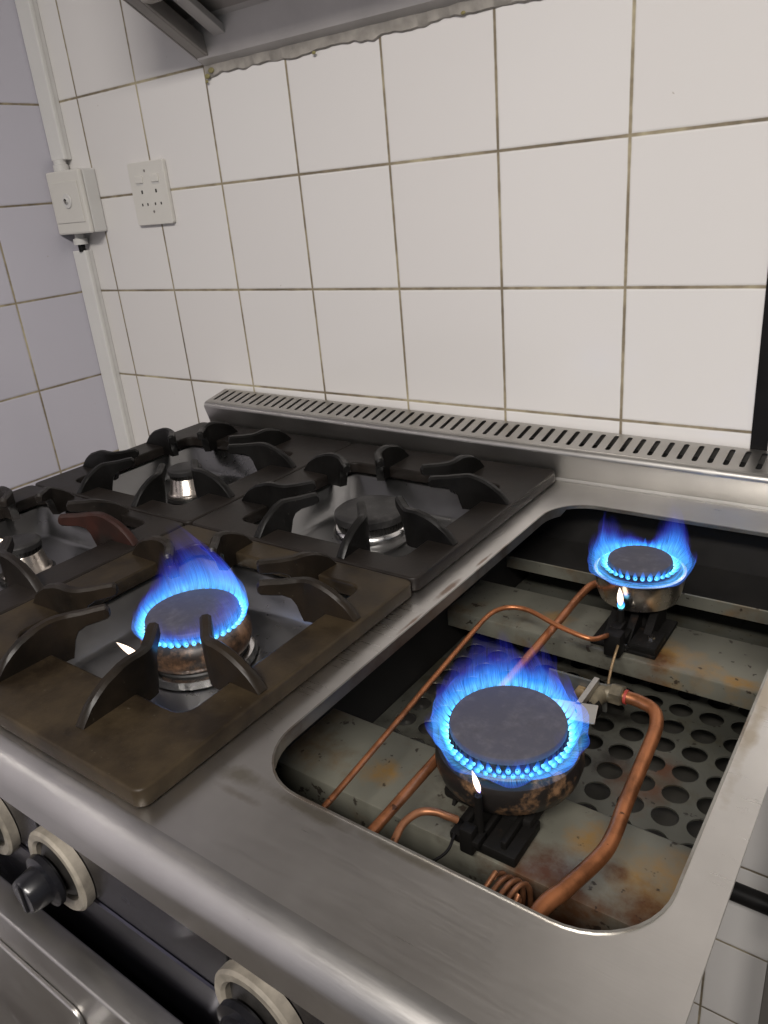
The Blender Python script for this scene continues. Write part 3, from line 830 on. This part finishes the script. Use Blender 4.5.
box(bm, x-.032, x+.030, y-.030, y+.032, .8365, .8405, .001)
box(bm, x-.003, x+.003, y-.036, y+.03, .84, z-.046)
box(bm, x-.012, x+.036, y-.0635, y-.025, .8366, .8450, .0015)  # black slab: partly base plate, partly the shadow under the bowl made solid
for q in range(3): box(bm, x-.006+q*.015, x-.002+q*.015, y-.060, y-.030, .8445, .851, .001)
box(bm, x-.034, x+.034, y-.036, y+.030, .8405, .8505, .003)
for sx in (-.026, .026):
    prism(bm, [(y-.036,.8365),(y+.03,.8365),(y+.022,z-.045),(y-.028,z-.045)], 'x', x+sx-.0012, x+sx+.0012)
obj('burner_stand', bm, M['castblack'], b, 40)
bm = BM(); tube(bm, [(x+.012,y+.018,.858),(x+.020,y+.05,.859),(x+.026,y+.088,.860)], .0095, 16, 5); obj('mixing_tube', bm, M['castblack'], b, 60)
def hP1(th):
    d = math.cos(th-math.radians(125)); return .011+.040*max(0,(d+1)/2)**1.5
curtain('flame', (x,y,z-.010), .043, hP1, b, 5.1, .0065, shells=3, k_in=.25, lx=-.12, ly=.1)
jets('flame_root', (x,y,z-.0085), .0415, 46, .0100, .0018, b, rows=((0.,1.),(-.0042,.75)))
teardrop('pilot_flame', (.9995,-.5230,.8800), (.9935,-.5215,.8950), .0019, b)
bm = BM(); box(bm, .990,1.000,-.5370,-.5280,.838,.858,.0015); lathe(bm, [(0,.850),(.0035,.850),(.0025,.8790),(0,.8790)], (.9990,-.5245,0), 14)
box(bm, .983,1.004,-.5365,-.5235,.846,.851,.0006)
obj('pilot_jet', bm, M['castblack'], b, 40)

# P2 : small burner in the well, on the middle channel
b, x, y, z = burner('P2', 'smaller lit burner with a bright steel cup on the middle channel of the open well')
bm = BM(); lathe(bm, [(0,z),(.026,z),(.0285,z-.001),(.0292,z-.003),(.029,z-.005),(0,z-.0055)], (x,y,0), 64); obj('burner_cap', bm, M['cap_lit'], b, 40)
bm = BM(); lathe(bm, [(0,z-.0055),(.0275,z-.0055),(.0275,z-.0092),(.0388,z-.0100),(.0388,z-.0115),(0,z-.0115)], (x,y,0), 64); ribs(bm, (x,y,0), .0275, z-.0092, z-.006, 30, .0006, .0012)  # wide black flange added to darken the glowing inside of the cup
obj('burner_head', bm, M['black_enamel'], b, 40)
bm = BM(); lathe(bm, [(0,z-.0120),(.034,z-.0120),(.0395,z-.0095),(.0415,z-.0105),(.0418,z-.013),(.0385,z-.031),(.0360,z-.038),(.030,z-.0405),(0,z-.0405)], (x,y,0), 72)
obj('burner_cup', bm, M['cup_steel'], b, 40)
bm = BM()
lathe(bm, [(0,.8365),(.017,.8365),(.014,.85),(.013,z-.0405),(0,z-.0405)], (x+.002,y-.002,0), 24)
box(bm, x-.024, x+.036, y-.060, y+.008, .8365, .8405, .001)
for sx in (-.012, .006, .022):
    prism(bm, [(y-.056,.8365),(y+.006,.8365),(y+.004,z-.041),(y-.020,z-.041)], 'x', x+sx-.0035, x+sx+.0035)
box(bm, x+.012, x+.036, y-.060, y-.030, .8405, .848, .001); box(bm, x-.006, x+.008, y-.056, y-.030, .8405, .849, .001)
obj('burner_stand', bm, M['castblack'], b, 40)
bm = BM(); lathe(bm, [(.0035,0),(.0035,.003),(0,.003)], (x+.009,y-.0605,.843), 6, M=Mr); obj('stand_bolt', bm, M['chrome'], b, 30)
bm = BM(); lathe(bm, [(.0035,0),(.003,.003),(0,.003)], (x+.028,y-.046,.848), 6)
obj('stand_bolt', bm, M['chrome'], b, 30)
def lobes(th, L):
    return sum(a*math.exp(-(((th-math.radians(c)+PI) % (2*PI)-PI)/math.radians(w))**2) for a, c, w in L)
def hP2(th): return .009+lobes(th, [(.038,162,30),(.054,60,24),(.022,5,20),(.006,110,14)])-lobes(th, [(.008,100,10)])
curtain('flame', (x,y,z-.009), .0330, hP2, b, 9.4, .0085, shells=3, k_in=.10, jit=.008)
jets('flame_root', (x,y,z-.007), .0295, 32, .0105, .0021, b)
teardrop('pilot_flame', (.9935,-.2520,.8760), (.9920,-.2518,.8950), .0027, b)
teardrop('pilot_flame', (.9940,-.2520,.8730), (.9935,-.2518,.8840), .0034, b, M['jet'])
bm = BM(); box(bm, .988,1.003,-.2780,-.2640,.8375,.860,.0015); box(bm, .989,.999,-.266,-.250,.855,.861,.001); lathe(bm, [(0,.856),(.004,.856),(.003,.8735),(0,.8735)], (.9940,-.2525,0), 14)
obj('pilot_jet', bm, M['castblack'], b, 40)

# angled bracket with bolt behind the big well burner
br = empty('mounting_bracket', (1.004,-.372,.787), 'bent steel bracket with a brass bolt behind the large well burner', 'bracket')
bm = BM(); box(bm, .975, 1.024, -.3655, -.3635, .846, .8715, .0005)
box(bm, .982, .998, -.3655, -.3635, .7872, .847)
obj('bracket_plate', bm, M['castgrey'], br)
bm = BM(); box(bm, .998, 1.032, -.424, -.402, .8755, .877, .0004, M=Matrix.Translation((1.015,-.41,.876)) @ Matrix.Rotation(.25,4,'Z') @ Matrix.Translation((-1.015,.41,-.876)))
box(bm, 1.014,1.018,-.404,-.366,.871,.877)
obj('bracket_tab', bm, M['steel_strip'], br)
bm = BM(); lathe(bm, [(.0055,0),(.0055,.004),(.003,.005),(0,.005)], (1.004,-.366,.860), 6, M=Mr); obj('brass_bolt', bm, M['brass'], br, 30)

# ------------------------------------------------------------------ copper pipes
def pipe(name, pts, r, label, mat='copper', cat='pipe', sub=8, parts=()):
    bm = BM(); tube(bm, pts, r, 14, sub)
    o = tag(obj(name, bm, M[mat], None, 60), label, cat)
    for nm, prof_, c_, Mx, m in parts:
        bm = BM(); lathe(bm, prof_, c_, 6 if 'nut' in nm else 18, M=Mx); obj(nm, bm, M[m], o, 30)
    return o
pipe('copper_pipe', [(.945,-.655,.860),(.945,-.575,.860),(.945,-.497,.860),(.946,-.388,.860),(.945,-.294,.860),(.944,-.225,.8605),(.948,-.200,.862),(.966,-.196,.866),(.982,-.205,.868)], .0038,
     'straight copper pipe running beneath the large well burner to the steel cup burner')
pipe('copper_pipe', [(1.063,-.655,.862),(1.063,-.577,.865),(1.070,-.551,.866),(1.078,-.520,.866),(1.079,-.500,.866),(1.076,-.472,.865),(1.072,-.420,.865),(1.069,-.388,.865),(1.062,-.370,.865),(1.049,-.364,.865),(1.036,-.3635,.865),(1.026,-.364,.864)], .0050,
     'thick bent copper pipe at the right side of the open well', parts=(
        ('pipe_ring', [(.0052,-.0015),(.0062,-.0015),(.0062,.0015),(.0052,.0015)], (1.0365,-.3636,.865), Matrix.Rotation(PI/2,4,'Y'), 'red'),
        ('pipe_nut', [(.0052,-.009),(.0085,-.009),(.0085,.0),(.0075,.001),(.0052,.001)], (1.033,-.3638,.8645), Matrix.Rotation(PI/2,4,'Y'), 'fitting'),
        ('pipe_elbow', [(0,-.008),(.007,-.008),(.008,0),(.007,.008),(0,.008)], (1.0205,-.366,.863), Matrix.Rotation(PI/2,4,'X'), 'fitting')) if False else ())
M['fitting'] = plain('greasy brass fitting', (.13,.11,.075), .5, .4, 90, .4, .4)
kk = N('red sealing ring'); M['red'] = kk.bsdf((.28,.03,.02), .6)
po = [o for o in COL.objects if o.get('label','').startswith('thick bent copper')][0]
My = Matrix.Rotation(PI/2, 4, 'Y')
bm = BM(); lathe(bm, [(.005,-.001),(.0058,-.001),(.0058,.001),(.005,.001)], (1.0385,-.3635,.865), 20, M=My); obj('sealing_ring', bm, M['red'], po, 30)
bm = BM(); lathe(bm, [(.005,-.0085),(.0085,-.0085),(.0085,0),(.0070,.001),(.005,.001)], (1.0355,-.3635,.865), 6, M=My); obj('pipe_nut', bm, M['fitting'], po, 20)
bm = BM(); tube(bm, [(1.028,-.3638,.8648),(1.021,-.366,.864),(1.018,-.374,.8635),(1.017,-.386,.862)], .0072, 14, 5); obj('pipe_elbow', bm, M['fitting'], po, 60)
pipe('copper_tube', [(.914,-.655,.868),(.912,-.581,.870),(.906,-.505,.870),(.899,-.426,.870),(.8925,-.349,.870),(.8905,-.318,.870),(.893,-.300,.870),(.903,-.2885,.870),(.921,-.287,.870),(.951,-.297,.869),(.976,-.301,.867),(.986,-.298,.865),(.990,-.285,.861),(.991,-.276,.858)], .0023,
     'thin copper tube bending past the middle channel to the pilot of the steel cup burner')
pipe('copper_tube', [(.972,-.650,.850),(.969,-.600,.858),(.9645,-.572,.864),(.9625,-.558,.866),(.966,-.545,.866),(.974,-.5385,.865),(.981,-.535,.862),(.986,-.531,.858)], .0026,
     'short arched copper tube at the front of the large well burner', 'copper_dull')
pipe('brass_tube', [(1.0005,-.272,.853),(1.0015,-.280,.8505),(1.005,-.300,.8485),(1.011,-.325,.8495),(1.017,-.345,.853),(1.019,-.358,.857)], .0012,
     'very thin brass tube between the steel cup burner and the pipe elbow', 'brass')
pipe('ignition_wire', [(.950,-.640,.845),(.968,-.585,.848),(.983,-.567,.850),(.990,-.552,.851),(.988,-.538,.853)], .0010,
     'thin black ignition wire curling beside the large well burner', 'blackpipe', 'wire')
# coil of spare tube under the front rim
pts = []
for i in range(0, 97):
    a = 2*PI*i/24
    pts.append((1.028+.0050*i/24, -.566+.022*math.sin(a), .838+.022*math.cos(a)))
pts = [(1.01,-.64,.815)]+pts+[(1.052,-.60,.815),(1.05,-.64,.812)]
bm = BM(); tube(bm, pts, .0017, 8, 2)
tag(obj('copper_coil', bm, M['copper_dull'], None, 60), 'small coil of copper tube tucked under the front rim of the well', 'coil')

# ------------------------------------------------------------------ lamps
def lamp(name, loc, w, d, power, col, label):
    r = empty(name, loc, label, 'ceiling light')
    bm = BM(); box(bm, loc[0]-w/2-.02, loc[0]+w/2+.02, loc[1]-d/2-.02, loc[1]+d/2+.02, loc[2]+.01, loc[2]+.05, .004); obj('lamp_housing', bm, M['ceiling'], r)
    ld = bpy.data.lights.new(name, 'AREA'); ld.shape = 'RECTANGLE'; ld.size = w; ld.size_y = d; ld.energy = power; ld.color = col
    lo = bpy.data.objects.new('lamp_tube', ld); COL.objects.link(lo); lo.location = (loc[0], loc[1], loc[2]-.005); lo.parent = r
    bpy.context.view_layer.update(); lo.matrix_parent_inverse = r.matrix_world.inverted()
lamp('ceiling_light', (1.5,-1.78,2.34), 1.2, .35, 72, (1,.945,.89), 'long white ceiling light over the right side of the kitchen')
lamp('ceiling_light', (1.3,-2.7,2.34), 1.2, .35, 10, (.97,.97,1.), 'long white ceiling light behind the cook')

w = bpy.data.worlds.new('world'); sc.world = w; w.use_nodes = True
bg = w.node_tree.nodes['Background']; bg.inputs[0].default_value = (.90,.93,1.,1); bg.inputs[1].default_value = .16

# ------------------------------------------------------------------ camera
cd = bpy.data.cameras.new('camera'); cam = bpy.data.objects.new('camera', cd); COL.objects.link(cam)
cd.sensor_fit = 'HORIZONTAL'; cd.sensor_width = 36; cd.lens = 36*768.634/768; cd.clip_start = .01
Rm = Matrix(((.81005189,-.15916198,.56434333),(.57977415,.36123883,-.73032078),(-.08762342,.91878941,.3849002)))
cam.matrix_world = Matrix.Translation((1.1991068,-.85346777,1.24088389)) @ Rm.to_4x4()
sc.camera = cam
vs_ = sc.view_settings; vs_.view_transform = 'Standard'; vs_.look = 'None'; vs_.gamma = 1; vs_.use_curve_mapping = False
vs_.exposure = .0
